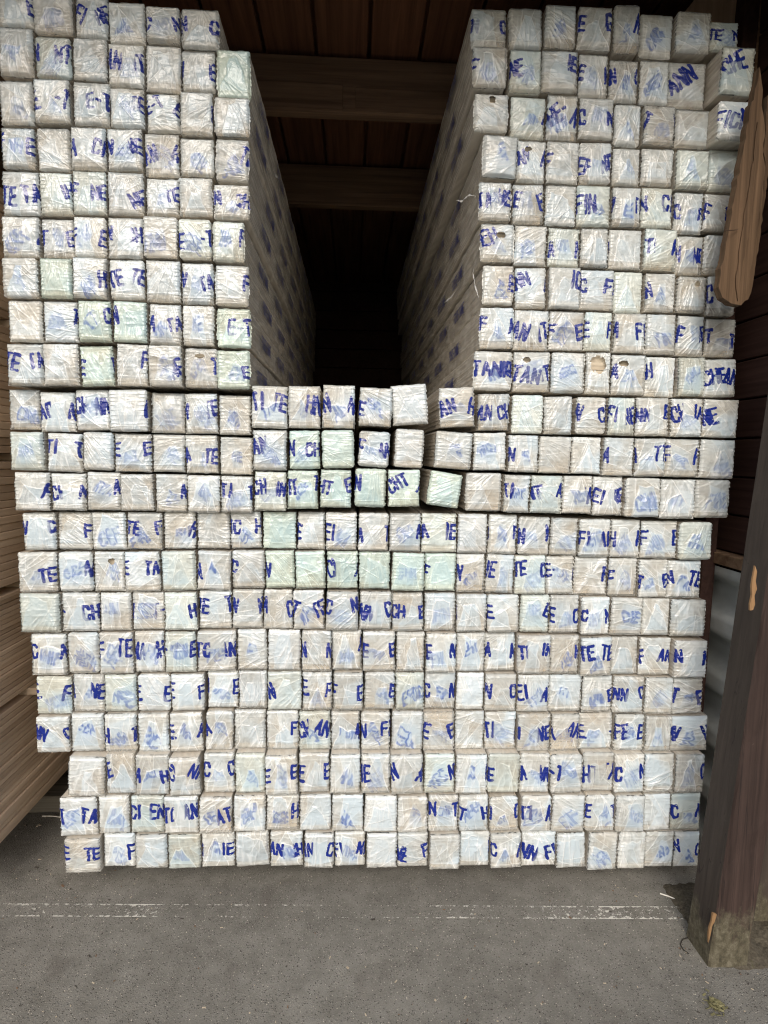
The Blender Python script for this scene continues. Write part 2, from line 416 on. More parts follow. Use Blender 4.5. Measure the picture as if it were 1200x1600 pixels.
TABLE = np.random.RandomState(11).rand(256, 256)
def vn(x, y, ph):
    x = x+ph*17.13; y = y+ph*9.71+5.3
    xi = np.floor(x).astype(int); yi = np.floor(y).astype(int); fx = x-xi; fy = y-yi
    fx = fx*fx*(3-2*fx); fy = fy*fy*(3-2*fy)
    g = lambda a, b: TABLE[(a+int(ph*31)) % 256, (b+int(ph*57)) % 256]
    return (g(xi,yi)*(1-fx)+g(xi+1,yi)*fx)*(1-fy)+(g(xi,yi+1)*(1-fx)+g(xi+1,yi+1)*fx)*fy
def ss(a, b, x):
    t = np.clip((x-a)/(b-a), 0, 1); return t*t*(3-2*t)

NU, NV = 66, 82
def grid_quads():
    i, j = np.meshgrid(np.arange(NU-1), np.arange(NV-1)); k = j*NU+i
    return np.stack([k, k+NU, k+NU+1, k+1], -1).reshape(-1, 4)
GQ = grid_quads()
PER = [j*NU for j in range(NV)] + [(NV-1)*NU+i for i in range(1, NU)] + [j*NU+NU-1 for j in range(NV-2, -1, -1)] + [i for i in range(NU-2, 0, -1)]
PER = np.array(PER)

def film(W, H, LEN, seed, left, right, fl, long=False):
    """the plastic sleeve of one bundle: folded, creased end flap plus the four long sides. Local metres, front face at y=0,
    centre of its bottom edge at the origin. Returns vertices, quads and RGBA (film colour, opacity)."""
    rs = np.random.RandomState(seed); ph = rs.rand()*6
    ue = np.linspace(0, 1, NU); ve = np.linspace(0, 1, NV)
    U, V = np.meshgrid(ue, ve); U = U.ravel(); V = V.ravel()
    X = U*96.0; Y = V*118.0                     # nominal millimetres across and down
    e = np.minimum.reduce([X, 96-X, Y, 118-Y])
    style = rs.rand()
    # apex of the fan of creases
    if style < 0.5: ax, ay = rs.uniform(30, 66), rs.uniform(-70, 0)
    elif style < 0.8: ax, ay = rs.choice([-1, 1])*rs.uniform(60, 200)+48, -rs.uniform(60, 160)
    elif style < .95: ax, ay = rs.choice([-1, 1])*rs.uniform(55, 90)+48, rs.uniform(-20, 140)
    else: ax, ay = rs.uniform(25, 70), rs.uniform(35, 60)
    rad = np.hypot(X-ax, Y-ay); ang = np.arctan2(X-ax, Y-ay)
    mid = math.hypot(48-ax, 59-ay)
    K = max(mid, 30)/rs.uniform(5.5, 11.0)
    wob = (vn(X/30, Y/30, ph+1)-.5)*0.45
    st = vn(ang*K+wob, rad/110, ph); st2 = vn(ang*K*2.1+wob, rad/60, ph+2)
    ridge = np.clip(1-np.abs(st-.5)*3.0, 0, 1)**2.2; ridge2 = np.clip(1-np.abs(st2-.5)*3.2, 0, 1)**3
    sgate = ss(0.38, 0.78, vn(X/32, Y/32, ph+3)+0.2*(Y/118))*rs.uniform(.4, 1)
    # crumple
    c1 = 1-np.abs(vn(X/17+wob, Y/17, ph+4)-.5)*2; c2 = 1-np.abs(vn(X/8, Y/8, ph+5)-.5)*2; c3 = vn(X/4, Y/4, ph+6)
    # straight crease lines that divide the film into flat panels
    pan = np.zeros_like(X); pmilk = np.zeros_like(X); cl = np.zeros_like(X)
    for _ in range(rs.randint(5, 9)):
        a_ = math.atan2(rs.uniform(10, 86)-ax, 60-ay)+rs.normal(0, .35) if rs.rand() < .7 else rs.uniform(0, math.pi)
        x_, y_ = rs.uniform(12, 84), rs.uniform(15, 105); nx_, ny_ = math.cos(a_), -math.sin(a_)
        d_ = (X-x_)*nx_+(Y-y_)*ny_+1.5*(vn(X/30, Y/30, ph+30)-.5); al_ = (X-x_)*-ny_+(Y-y_)*nx_
        gate = ss(-rs.uniform(20, 70), -rs.uniform(5, 15), al_)*(1-ss(rs.uniform(10, 30), rs.uniform(35, 80), al_))
        pan += rs.uniform(-.11, .11)*np.abs(d_)*np.exp(-(d_/38)**2)*gate; pmilk += rs.uniform(-.12, .16)*ss(-1.2, 1.2, d_)*gate
        cl = np.maximum(cl, np.exp(-(d_/1.1)**2)*gate*rs.uniform(.15, 1))
    # flap: an A-shaped fold that widens to the foot
    fx = rs.uniform(.40, .60)*96; topw = rs.uniform(2, 30); botw = rs.uniform(28, 50); ty = rs.uniform(12, 56); famp = rs.uniform(.15, .95); camp = rs.uniform(.1, .9)**1.3; tsl = rs.uniform(-.35, .35)
    yy = np.clip((Y-ty)/(112-ty), 0, 1)
    wl = topw*rs.uniform(.4,1.5)+(botw-topw)*yy**rs.uniform(.5, 1.6)+11*(vn(Y/26, X*0+1, ph+7)-.5); wr = topw*rs.uniform(.4,1.5)+(botw-topw)*yy**rs.uniform(.5, 1.6)+11*(vn(Y/26, X*0+5, ph+8)-.5)
    dl = X-(fx-wl); dr = (fx+wr)-X; dt = (Y-ty)+tsl*(X-48)+12*(vn(X/16, Y/50, ph+9)-.5)
    inside = np.minimum(np.minimum(dl, dr), dt)
    fin = ss(-2.5, 2.5, inside)*famp; crease = np.exp(-(inside/1.5)**2)*camp*ss(.3,.6,vn(X/16,Y/16,ph+23)+.15)*(Y > 6)
    if style > 0.8: fin = fin*.5; crease = crease*.4
    # ruffles down both long edges, one per plank in the pack
    sxx = np.sign(U-.5); nb = 10; saw = (V*nb+0.25*np.sin(V*9+ph)) % 1.0
    rufl = (saw**1.6)*(0.55+0.9*vn(V*nb, U*2, ph+10)); ed = np.minimum(X, 96-X)
    edw = rs.uniform(9, 17); rw_ = np.exp(-(ed/edw)**2)
    # a lower fold line and upper fold line across the end
    yb = rs.uniform(92, 106); lower = np.exp(-((Y-yb-4*(vn(X/30, Y*0, ph+11)-.5))/1.5)**2)*rs.uniform(.2, 1)
    yt = rs.uniform(8, 20); upper = np.exp(-((Y-yt)/1.6)**2)*rs.uniform(.1, .8)
    disp = (1.2 + 2.5*ridge*sgate + 1.2*ridge2*sgate + 1.5*(c1-.5) + .6*(c2-.5)+0.2*c3 + pan + 1.5*cl + 1.5*fin + 1.9*crease + 1.2*lower + 0.9*upper + 2.9*(rufl-.25)*rw_*(.3+1.2*vn(V*4, sxx*3, ph+26))
            + 3.0*np.sin(np.clip(U,0,1)*math.pi)*np.sin(np.clip(V,0,1)*math.pi)*rs.uniform(0, 2.2))
    disp = np.maximum(disp, -1.5)*(ss(0, 9, e)*0.9+0.1)
    r = rs.uniform(5, 11)
    back = r*(1-np.sqrt(np.clip(1-np.clip((r-e)/r, 0, 1)**2, 0, 1)))
    # print
    tang = rs.normal(0, 10) if 'R' not in fl else rs.choice([-1, 1])*rs.uniform(22, 38)
    tang = math.radians(tang); hgt = rs.uniform(36, 45); wd = rs.uniform(14, 17.5); adv = wd+rs.uniform(7.5, 9.5)
    cy = rs.uniform(44, 62)
    wx = 2.2*(st-.5)*sgate*2+4.0*(vn(X/22, Y/22, ph+12)-.5); wy = 7*(vn(X/24, Y/24, ph+13)-.5)+pan*1.5
    ink = np.zeros_like(X)
    for side, txt in ((0, left), (1, right)):
        if not txt: continue
        segs, tw = strokes(txt, hgt, wd, adv)
        x0 = rs.uniform(-5, 3) if side == 0 else 96-tw+rs.uniform(-3, 5)
        y0 = cy-hgt/2+rs.uniform(-6, 6)
        px_, py_ = (0 if side == 0 else 96), cy
        sg = 1 if side == 0 else -1
        ca, sa = math.cos(tang*sg), math.sin(tang*sg)
        Xr = (X-px_)*ca+(Y-py_)*sa+px_; Yr = -(X-px_)*sa+(Y-py_)*ca+py_
        k = segdist(Xr-x0+wx, Yr-y0+wy, segs)
        m = 1-ss(3.9, 4.9, k)
        if len(txt) < 3:
            cut = (fx-topw*.6-4)-X if side == 0 else X-(fx+topw*.6+4)
            m = m*ss(-5, 0, cut)
        m = m*(1-.75*fin*ss(6, 14, inside)) if len(txt) < 3 else m*(1-.5*fin*(inside > 10))
        m *= ss(.05, .16, vn(X/6, Y/6, ph+14)+.02)
        ink = np.maximum(ink, m)
    smear = np.zeros_like(X)
    if ('s' in fl and rs.rand() < .8) or rs.rand() < .15:
        txt = ''.join(rs.choice(list('FICHTEAN'), 3)); segs, tw = strokes(txt, hgt*rs.uniform(.6, 1.1), wd*rs.uniform(.7, 1.2), adv)
        a_ = rs.uniform(-.9, .9); cx_, cy_ = fx+rs.uniform(-8, 8), rs.uniform(50, 80)
        Xr = (X-cx_)*math.cos(a_)+(Y-cy_)*math.sin(a_)+tw/2; Yr = -(X-cx_)*math.sin(a_)+(Y-cy_)*math.cos(a_)+hgt/2
        k = segdist(Xr+22*(st-.5)+8*(vn(X/12, Y/12, ph+15)-.5), Yr+12*(vn(X/15, Y/15, ph+16)-.5), segs)
        smear = (1-ss(1.5, 6.5, k))*ss(-2, 5, inside)*(.45+.55*st2)*rs.uniform(.4, 1.1)
        halo = np.exp(-(((X-cx_)/26)**2+((Y-cy_)/26)**2))*ss(-2, 5, inside)*(.6 if 's' in fl else .3)
    else: halo = np.zeros_like(X)
    # opacity and colour of the film
    bright = 1.0 if 'b' in fl else 0.0
    milk = .56 + rs.uniform(-.06, .10) + .30*fin + .28*ridge*sgate + .10*ridge2*sgate + .5*crease + .3*lower + .25*upper + .16*(c1-.5) + .12*(c2-.5) + pmilk + .4*cl + .12*bright
    milk += .16*(1-V)*(rs.rand() < .6) - .30*ss(90, 101, Y+6*(vn(X/20, X*0, ph+25)-.5))*rs.uniform(.2, 1.0) + .22*rufl*rw_
    cool = np.clip(.22+2.2*pmilk+.8*fin+.25*vn(X/25,Y/25,ph+24)+.15*bright-.6*ss(92, 104, Y), 0, 1)
    warm = np.array([.665, .672, .628]); cold = np.array([.53, .63, .695]); white = np.array([.84, .865, .87])
    col = warm[None]*(1-cool[:, None])+cold[None]*cool[:, None]
    wf = np.clip(cl*.6+ridge*sgate*.55+crease*.8+bright*.15, 0, 1)[:, None]; col = col*(1-wf)+white[None]*wf
    if 'g' in fl:
        col = col*(np.array([.875, .985, .915])[None]); milk = milk+.16
    elif rs.rand() < .12: col = col*(np.array([.96, 1.0, .965])[None]); milk += .08
    col *= rs.uniform(.86, 1.05)
    sb = np.clip(smear, 0, 1)[:, None]*.85; hb = halo[:, None]*.75
    col = col*(1-hb)+np.array([.38, .52, .74])[None]*hb
    col = col*(1-sb)+np.array([.06, .13, .42])[None]*sb
    ib = ink[:, None]; col = col*(1-ib)+np.array([.007, .022, .22])[None]*ib
    alpha = np.clip(milk, .24, .95); alpha = np.clip(np.maximum(alpha, np.maximum(ink*.97, smear*.8)), 0, .97)
    # vertex positions (metres)
    x = (U-.5)*W; z = (1-V)*H; y = -(disp-back)/1000.0
    sx = np.sign(U-.5)
    pk_ = np.minimum((V*nb).astype(int), nb-1); pl = TABLE[(pk_*7+int(ph*40)) % 256, ((sx+1).astype(int)*13+seed) % 256]
    jag = (-2.3*pl**2 + 1.0*(rufl-.7)*(TABLE[(pk_*11+seed) % 256, ((sx+1).astype(int)*5+3) % 256] > .55) + 1.4*(vn(V*25, sx*3, ph+17)-.6))*np.exp(-ed/5.0)
    jag = np.minimum(jag, .9)
    x = x+sx*jag/1000.0 + sx*(-2.0*vn(V*2.3, sx*5, ph+31)**1.3)*np.exp(-ed/20)/1000.0
    z = z+np.sign(.5-V)*(1.4*(vn(U*14, np.sign(V-.5)*3, ph+18)-.6)*np.exp(-np.minimum(Y, 118-Y)/4.0)-1.5*vn(U*2.1, np.sign(V-.5)*5, ph+32)*np.exp(-np.minimum(Y, 118-Y)/18.0))/1000.0
    # an overhanging corner of slack film here and there
    cr = (rs.uniform(3.5, 9) if rs.rand() < .7 else rs.uniform(9, 18))/1000.0
    if long: cr = .011
    zc = z-H/2; hx, hz = W/2-cr, H/2-cr
    qx = np.abs(x)-hx; qz = np.abs(zc)-hz; both = (qx > 0) & (qz > 0); d = np.hypot(qx, qz)+1e-9
    s_ = np.where(both & (d > cr), cr/d, 1.0)
    x = np.where(both, np.sign(x)*(hx+qx*s_), x); zc = np.where(both, np.sign(zc)*(hz+qz*s_), zc); z = zc+H/2
    P = np.stack([x, y, z], 1)
    RGBA = np.concatenate([col, alpha[:, None]], 1)
    quads = GQ
    if 'h' in fl or 'H' in fl:
        k = 1 if 'H' in fl else .48
        hx_, hy_ = (46, 34) if 'H' in fl else (rs.uniform(28, 68), rs.uniform(20, 40))
        ra, rb = (31*k, 24*k) if 'H' in fl else (rs.uniform(9, 14), rs.uniform(6, 11))
        ctr = (X[quads].mean(1), Y[quads].mean(1))
        q = ((ctr[0]-hx_)/ra)**2+((ctr[1]-hy_)/rb)**2+.9*(vn(ctr[0]/7, ctr[1]/7, ph+19)-.5)
        quads = quads[q > 1]
    # sides
    npz = len(PER); ring0 = P[PER]; crgb = RGBA[PER]
    outx = np.where(np.abs(ring0[:, 0]) > W/2-cr*.9, np.sign(ring0[:, 0]), 0.0); outz = np.where(np.abs(ring0[:, 2]-H/2) > H/2-cr*.9, np.sign(ring0[:, 2]-H/2), 0.0)
    ys = [.003, .007, .012, .02, .032, .05]
    if long: ys += list(np.arange(.066, 1.2, .016))+list(np.arange(1.2, 2.4, .05))+[LEN]
    else: ys += [.09, LEN]
    sal = .16 if long else 0
    vs = [P]; cs_ = [RGBA]; qs = [quads]; prev = PER.copy(); nxt = len(P)
    base = ring0.copy()
    sV = 1-base[:, 2]/H; sU = base[:, 0]/W
    saw2 = ((sV*nb) % 1.0)
    for yk in ys:
        q = base.copy(); q[:, 1] = yk + (ring0[:, 1]+.0)*max(0, 1-yk/.02)*.0
        amp = math.exp(-yk/.05)
        led = (saw2**2-.4)*(.0016*amp+.0006)*(outx != 0)
        puf = (vn(sV*6+yk*9, sU*5+yk*14, ph+20)-.5)*(.0022 if yk < 2.9 else 0)
        if long and yk < 2.9: puf = puf*2.2 + (.0034*np.sin(np.clip(sV, 0, 1)*math.pi)-.0012)+(.0018*vn(sV*2, sV*0+yk*55, ph+33))
        lim = .0062 if long else .0016
        q[:, 0] = np.clip(q[:, 0]+outx*(led+puf*.7), -W/2-lim, W/2+lim); q[:, 2] = np.clip(q[:, 2]+outz*puf*.5, -.0008, H+.0008)
        al = .42+sal+.35*np.clip(vn(sV*9+yk*4, yk*22+sU*8, ph+21)-.4, 0, 1)
        cc = np.concatenate([np.repeat(np.array([[.80, .775, .71]]), npz, 0), al[:, None]], 1)
        # print that runs round the edge keeps going for a few centimetres
        keep = max(0, 1-yk/.016); cc = cc*(1-keep)+crgb*keep
        vs.append(q); cs_.append(cc); idx = np.arange(npz)+nxt
        a_ = prev; b_ = np.roll(prev, -1); c_ = np.roll(idx, -1)
        qs.append(np.stack([a_, idx, c_, b_], 1)[:, ::1]); prev = idx; nxt += npz
    return np.concatenate(vs), np.concatenate(qs), np.concatenate(cs_)

def timber(rs):
    """unit pack of ten planks: x -.5...5, y 0..1, z 0..1 (scaled by the object)"""
    mb = MB(); z = 0; n = 10
    for k in range(n):
        dx = rs.uniform(-.010, .010); dy = rs.uniform(0, .0011); th = 1/n
        mb.box((-.5+.012+dx, dy, k*th+.0035), (.5-.012+dx, 1, (k+1)*th-.0035))
    return mb
TIMBER = []
for i in range(6):
    rs = random.Random(i+50); mb = timber(rs)
    me = bpy.data.meshes.new('timber'); me.from_pydata(mb.v, [], mb.f); me.materials.append(M['timber']); me.update(); TIMBER.append(me)
TV = [np.array([v.co[:] for v in me.vertices]) for me in TIMBER]; TF = [np.array([p.vertices[:] for p in me.polygons]) for me in TIMBER]

def film_object(name, V, Q, RGBA, mats, midx=None, sm=None):
    me = bpy.data.meshes.new(name)
    me.vertices.add(len(V)); me.vertices.foreach_set('co', V.astype(np.float32).ravel())
    me.loops.add(len(Q)*4); me.loops.foreach_set('vertex_index', Q.astype(np.int32).ravel())
    me.polygons.add(len(Q)); me.polygons.foreach_set('loop_start', np.arange(0, len(Q)*4, 4, dtype=np.int32))
    for m in mats: me.materials.append(m)
    if midx is not None: me.polygons.foreach_set('material_index', midx.astype(np.int32))
    me.update(calc_edges=True); me.validate()
    me.polygons.foreach_set('use_smooth', (np.ones(len(me.polygons), bool) if sm is None else sm))
    at_ = me.attributes.new('film', 'FLOAT_COLOR', 'POINT'); at_.data.foreach_set('color', RGBA.astype(np.float32).ravel())
    return me

# ------------------------------------------------------------------ the wrapped bundles, row by row
# block, row, depth of the front, x edges (or per-pack boxes), top profile, bottom profile, print: left|right:flags
LT, RT, MD, MN, BT = 'left tower', 'right tower', 'middle tier', 'main block', 'bottom tier'
YL, YR, YM, YN, YB = 1.77, 1.86, 1.80, 1.82, 1.79
ROWS = []
def row(block, r, D, edges, tops, bots, txt, wide=None):
    t = txt.split()
    n = len(t)
    if wide is None:
        assert len(edges) == n+1, (block, r, len(edges)-1, n)
        xs = [(edges[i], edges[i+1]) for i in range(n)]
    else: xs = wide
    ROWS.append((block, r, D, xs, tops, bots, t))
def prof(p, x, i):
    if isinstance(p[0], tuple): return float(np.interp(x, [q[0] for q in p], [q[1] for q in p]))
    return float(p[i])
row(LT,1,YL,[-8,50,114,167,226,281,342],[-32,-22,-12,-3,6,4],[37,51,55,65,64,71],'|E |:s FI|NE |:s C|N:s N|C')
row(LT,2,YL,[-4,52,111,167,224,281,336,390],[38,52,55,65,63,72,70],[117,120,122,134,138,139,152],'|:s N|NT:s |: AN|IT:s | I|E:s |:g')
row(LT,3,YL,[-2,53,111,170,225,280,333,389],[122,122,123,134,139,141,148],[193,192,193,197,203,210,212],'|:s E|-T:s |E-T |TE:s E-T|E:R |I |')
row(LT,4,YL,[0,54,109,166,223,279,334,387],[196,194,196,197,203,211,212],[262,264,265,264,272,273,282],'F|E:s | H|CI N|NE:s AN|H:s |:s |TI:s')
row(LT,5,YL,[0,60,113,167,225,279,333,390],[263,266,266,266,274,275,284],[334,335,335,335,335,337,342],'TE|TA |IH F|NE |NE:sR |TE:s | N|CH:s')
row(LT,6,YL,[1,61,114,167,224,279,332,383],[335,337,337,338,338,341,342],[401,401,402,403,404,406,408],'|I:s T|TE:s F|E:s N|CH |:s E|-T:s |F:s')
row(LT,7,YL,[6,63,115,170,227,282,334,389],[402,402,403,404,405,408,410],[467,467,468,468,472,475,477],'|:s |:g |H:s TE|TE:s | N|TA:s |F')
row(LT,8,YL,[14,69,124,178,232,284,335,390],[469,470,470,471,474,476,478],[535,535,536,536,539,540,543],'| |T:s |C:g N|:gs A|TA:s |:s |E-T:g')
row(LT,9,YL,[10,70,126,182,233,286,340,393],[536,537,537,537,539,542,544],[603,603,604,604,605,606,608],'TE|TA | E|I:gs |F |NE:sR |T:hs |E:gs')
row(RT,1,YR,None,[4,10,8,11,10,19,20,30],[70,76,76,80,86,90,86,78],'N|C | |:s E|E |N:s |:s |:s TE|N:s',
    wide=[(738,794),(794,848),(849,899),(900,954),(955,998),(998,1051),(1052,1107),(1109,1156)])
row(RT,2,YR,None,[72,80,78,82,92,94,92,74],[139,148,144,152,160,165,166,150],'F|:s NE| |NE:s E|A:s N|C:s |:s ANN|:R CHE|:Rp',
    wide=[(738,793),(793,844),(844,903),(903,950),(950,997),(997,1045),(1045,1105),(1122,1174)])
row(RT,3,YR,None,[141,149,146,152,160,166,170,158],[204,216,218,218,228,228,232,220],'|:h |I:s HE-|N:R C|NN:s |:s T|I:s | FICH|NI:p',
    wide=[(741,796),(796,852),(852,902),(902,958),(958,1002),(1002,1052),(1052,1107),(1118,1174)])
row(RT,4,YR,[750,806,852,904,956,1000,1052,1104,1160],[206,218,220,221,230,230,236,232],[276,285,287,287,290,290,298,300],'|:bs AN|N:h F| EF|NE |:s | |:s |:s')
row(RT,5,YR,[748,800,850,900,954,1000,1050,1096,1146],[280,287,288,288,292,292,300,303],[344,350,353,354,355,356,366,362],'TA|HE:s E|E:s | FIN|:s I|TI:s N|CI C|F:s F|IE:s')
row(RT,6,YR,[748,802,854,905,950,1002,1054,1098,1146],[346,351,355,356,357,358,367,366],[409,415,417,418,420,424,429,430],'EH|:hs |:s A|H:s | I| TI|A:s N|NE:s |')
row(RT,7,YR,[754,804,854,905,960,1006,1054,1100,1146],[411,417,418,420,422,426,431,431],[476,482,484,484,488,488,490,495],'|E:s NN|I |IC:s C|FI | N|:s |:h C|')
row(RT,8,YR,[746,800,856,912,956,1007,1055,1099,1148],[478,484,485,486,489,490,492,497],[545,548,548,548,552,554,557,558],'F|A:s AN|IT F|E:s E|F:s A|FI |:s F|IE:s T|T:s')
row(RT,9,YR,[739,800,858,912,952,1007,1056,1098,1149],[546,549,550,550,554,556,558,560],[610,613,615,617,618,620,620,621],'TANN|C:s TAN|HT:h |:s |:H A|:hs H|I |:s CHE|AN')
c10 = [(393,451),(448+2,502),(503,555),(557,613),(612,672),(684,743)]
row(MD,1,YM,None,[607,612,608,609,613,614,617, 603,603,602,603,597,602, 614,616,618,619,620,620,622,623],
    [672,675,673,675,677,678,680, 670,670,670,667,664,668, 673,678,679,679,681,682,683,684],
    '|:s AC|N:s CH|NN:s |I:b |:s A|TE:s |:s TA|TE |HN:s N|AN:s E|:s |:b AN|H:s AN|CH |:b |:s N|CI FI|NE NN|E:s CH|AN:s NE|',
    wide=[(13,63),(63,120),(120,175),(175,236),(236,290),(290,342),(342,393)]+c10+[(746,797),(798,849),(850,896),(898,947),(948,991),(992,1045),(1046,1096),(1096,1152)])
c11 = [(395,450),(452,502),(503,555),(556,609),(612,661),(673,736)]
row(MD,2,YM,None,[674,676,674,677,678,679,682, 671,672,671,670,667,671, 675,679,681,682,683,684,685,686],
    [735,738,735,738,738,740,742, 735,733,732,730,731,733, 735,738,740,741,744,745,746,748],
    '|:s TI|T |:s E|E:s |:s A|TE:s |:s AN|:s N|CH:gs |:gb F|NA:s |:b |:s |:s N|:s | | A|:s I|TT:s F|F:s |:s',
    wide=[(19,73),(73,130),(130,180),(180,238),(238,290),(290,342),(342,394)]+c11+[(739,791),(792,840),(840,892),(892,940),(940,988),(988,1038),(1038,1092),(1092,1148)])
c12 = [(397,448),(449,498),(499,549),(552,603),(605,655),(661,716)]
row(MD,3,YM,None,[737,739,737,740,740,742,743, 736,734,733,731,733,734, 738,741,742,743,744,746,748,749],
    [798,798,798,798,800,801,801, 798,795,793,792,791,791, 799,801,802,803,806,808,811,810],
    '|F CH|N |A:s | |A:s |:s TA|T:s CH|NN TE|T:gs HT|E:g N|:g CHT|I:gR |:g | TA|:s TE|A:b |TA:s EI|NE |:s |:bs |',
    wide=[(23,80),(80,136),(136,190),(190,243),(243,293),(293,345),(345,396)]+c12+[(726,784),(784,826),(826,877),(878,926),(926,974),(974,1030),(1030,1086),(1086,1142)])
row(MN,1,YN,[37,90,145,200,255,307,360,410,463,508,558,607,657,713,761,807,858,902,953,1000,1058,1111],
    [(37,800),(410,799),(657,801),(761,802),(860,808),(1058,814),(1111,816)],[(37,860),(410,857),(657,862),(860,868),(1111,876)],
    'N|C |F |:s TE|F:s |H:s | IC|H:s |:gs E| EI|:s A|T |A:s A|IE:s |:b I|F:s N|N:s |:s FI|AN:s H|A:s F|E:s |:s')
row(MN,2,YN,[30,92,148,197,253,308,362,415,462,510,560,610,662,712,757,802,852,897,950,996,1042,1096],
    [(30,862),(415,859),(560,861),(760,865),(900,869),(1096,877)],[(30,925),(308,923),(415,918),(600,921),(757,926),(1096,936)],
    '|TE:s |N:s |:h E|TA | N|:s C|:s N|:gs |:g CH|I:g |:g |:gs F|:g N|:s IE|:s TE|C:s E-|I:s |F F|:s T|E:s N|TE:s')
row(MN,3,YN,[33,97,157,207,258,310,362,411,458,508,560,612,662,712,760,811,858,905,951,1002,1046,1102],
    [(33,926),(310,924),(415,920),(700,927),(860,929),(1102,938)],[(33,988),(258,984),(411,982),(712,987),(858,989),(1102,996)],
    '|:s -|CH |:s I|T-:s |H:b IE|T N|N:s A|C T|TE:s C|N NN|C CH|E:s |:s I|:s E| |E:s E|C:s C|N:s |:s | |:s')
row(MN,4,YN,[49,106,157,210,258,308,370,418,470,518,566,618,663,712,757,806,858,904,954,998,1048,1100],
    [(49,992),(107,988),(310,986),(415,983),(760,989),(900,993),(1100,1000)],[(49,1058),(107,1053),(310,1050),(415,1047),(760,1050),(1100,1058)],
    'C|N:s |:s F|TE:s AN|CH:s -|E:s TC|AN:s |:s |:b N|N |I:s E|E:s |:s E|N:s | A|A TE|IN |H TE|TE:s | F|AN N|N:b')
row(MN,5,YN,[56,112,163,215,268,322,372,418,472,520,568,617,663,712,756,806,856,908,956,1005,1050,1098],
    [(56,1060),(112,1055),(310,1052),(415,1048),(760,1052),(1098,1060)],[(56,1120),(112,1114),(370,1108),(760,1110),(1098,1117)],
    'E|F:s I|NE:s |:s E|E:b E|F:s I|E:s |:b N|:b E|F:s F|NE:s |E:s |:s C|N:s |:b N|C EI|A:s |:s |E:s NN|C:s |:s T|E:s')
row(MN,6,YN,[59,112,165,217,267,320,365,416,467,517,563,610,660,710,756,806,858,904,958,1005,1046,1104],
    [(59,1121),(112,1115),(370,1110),(760,1112),(1104,1119)],[(59,1174),(416,1172),(760,1172),(1104,1173)],
    'NN|C:s |:s H|T:s |:s E|A:s A|:rs |:s |F:s CH|AN:R |A:s N|FI:s |:s E|E:s | TA|I:s I|NE:s I|AN:s E|-:s FE|E:s |:s N|H:s')
row(BT,1,YB,[103,165,212,265,317,367,415,466,515,563,610,662,710,760,811,858,910,960,1007,1054,1100],
    [(103,1180),(415,1178),(760,1178),(1100,1180)],[(103,1247),(165,1242),(415,1240),(760,1239),(1100,1240)],
    '|:bs E| A|H:s CI|NI:R C|C:s |:s E|E:s E|E |:s IE|:s N|A:s |N:s |I E| A|NN:s -T|:s HT|TA C|N:s |:s |C:s')
row(BT,2,YB,[93,153,203,257,311,364,415,467,518,568,620,668,716,763,812,860,912,959,1005,1048,1096],
    [(93,1249),(153,1245),(415,1242),(1096,1242)],[(93,1310),(153,1304),(415,1298),(1096,1299)],
    'T|TA:bs |:s CI|EN TC|AN:s |AT:s |:s |H:s |:s |:s |:b |:s N|T:s T|H:s I|C:s TT|A:s |:s E|T:s |:s |:b C|N:s')
row(BT,3,YB,[103,160,211,263,315,368,422,474,522,571,620,669,717,765,814,869,917,963,1007,1052,1093],
    [(103,1312),(160,1306),(415,1300),(1093,1301)],[(103,1366),(160,1358),(415,1354),(869,1355),(917,1360),(963,1358),(1093,1355)],
    'E|TE |F:b | | I|IE:s | AN|CH:s IN|C FI|NI:s |:b NE|F | |I:s C|A:s NN|FI | |:s | |:s N|C:s')

PACKS = []
for (blk, r, D, xs, tops, bots, txt) in ROWS:
    n = len(xs)
    for i, ((xa, xb), tx) in enumerate(zip(xs, txt)):
        body, _, fl = tx.partition(':'); lf, _, rg = body.partition('|')
        xm = (xa+xb)/2; ya, yb_ = prof(tops, xm, i), prof(bots, xm, i)
        PACKS.append(dict(blk=blk, r=r, i=i, n=n, D=D, box=(xa, xb, ya, yb_), L=lf, R=rg, fl=fl))
def vis(p):
    xa, xb, ya, yb_ = p['box']; a_ = (min(xb, 1200)-max(xa, 0))*(yb_-max(ya, 0))
    if p['blk'] == RT and p['i'] == 7 and 3 <= p['r'] <= 7: a_ *= .55     # partly behind the broken plank
    return a_
order = sorted(range(len(PACKS)), key=lambda k: -vis(PACKS[k]))
THING = set(order[:300])
ORD = 'zeroth first second third fourth fifth sixth seventh eighth ninth tenth eleventh twelfth thirteenth'.split()
def label_of(p):
    fl = p['fl']
    adj = 'torn' if ('h' in fl or 'H' in fl) else 'greenish' if 'g' in fl else 'milky' if 'b' in fl else 'clear-wrapped'
    t = [x_ for x_ in (p['L'], p['R']) if x_]
    s = 'plank bundle' + (' lettered ' + ' and '.join(t) if t else ' without lettering')
    nrow = {LT: 9, RT: 9, MD: 3, MN: 6, BT: 3}[p['blk']]
    i, n = p['i'], p['n']
    c = ('leftmost' if i == 0 else 'rightmost' if i == n-1 else ORD[i+1]+' from left' if i < (n+1)//2 else ORD[n-i]+' from right')
    return f"{adj} {s}, {c} in {ORD[p['r']]} row of {p['blk']}"
ROT = {(MD,1,10): 2, (MD,1,11): -5, (MD,1,12): -3, (MD,2,9): -1.5, (MD,2,11): 2.5, (MD,2,12): 4, (MD,3,12): 8, (MD,3,10): 1.5, (MD,2,10): 3, (BT,1,0): 3, (BT,3,0): -1}
stuffV, stuffQ, stuffC, stuffM, stuffS = [], [], [], [], []; voff = 0
LEN = 3.0
jr = random.Random(21)
SIDE = {}
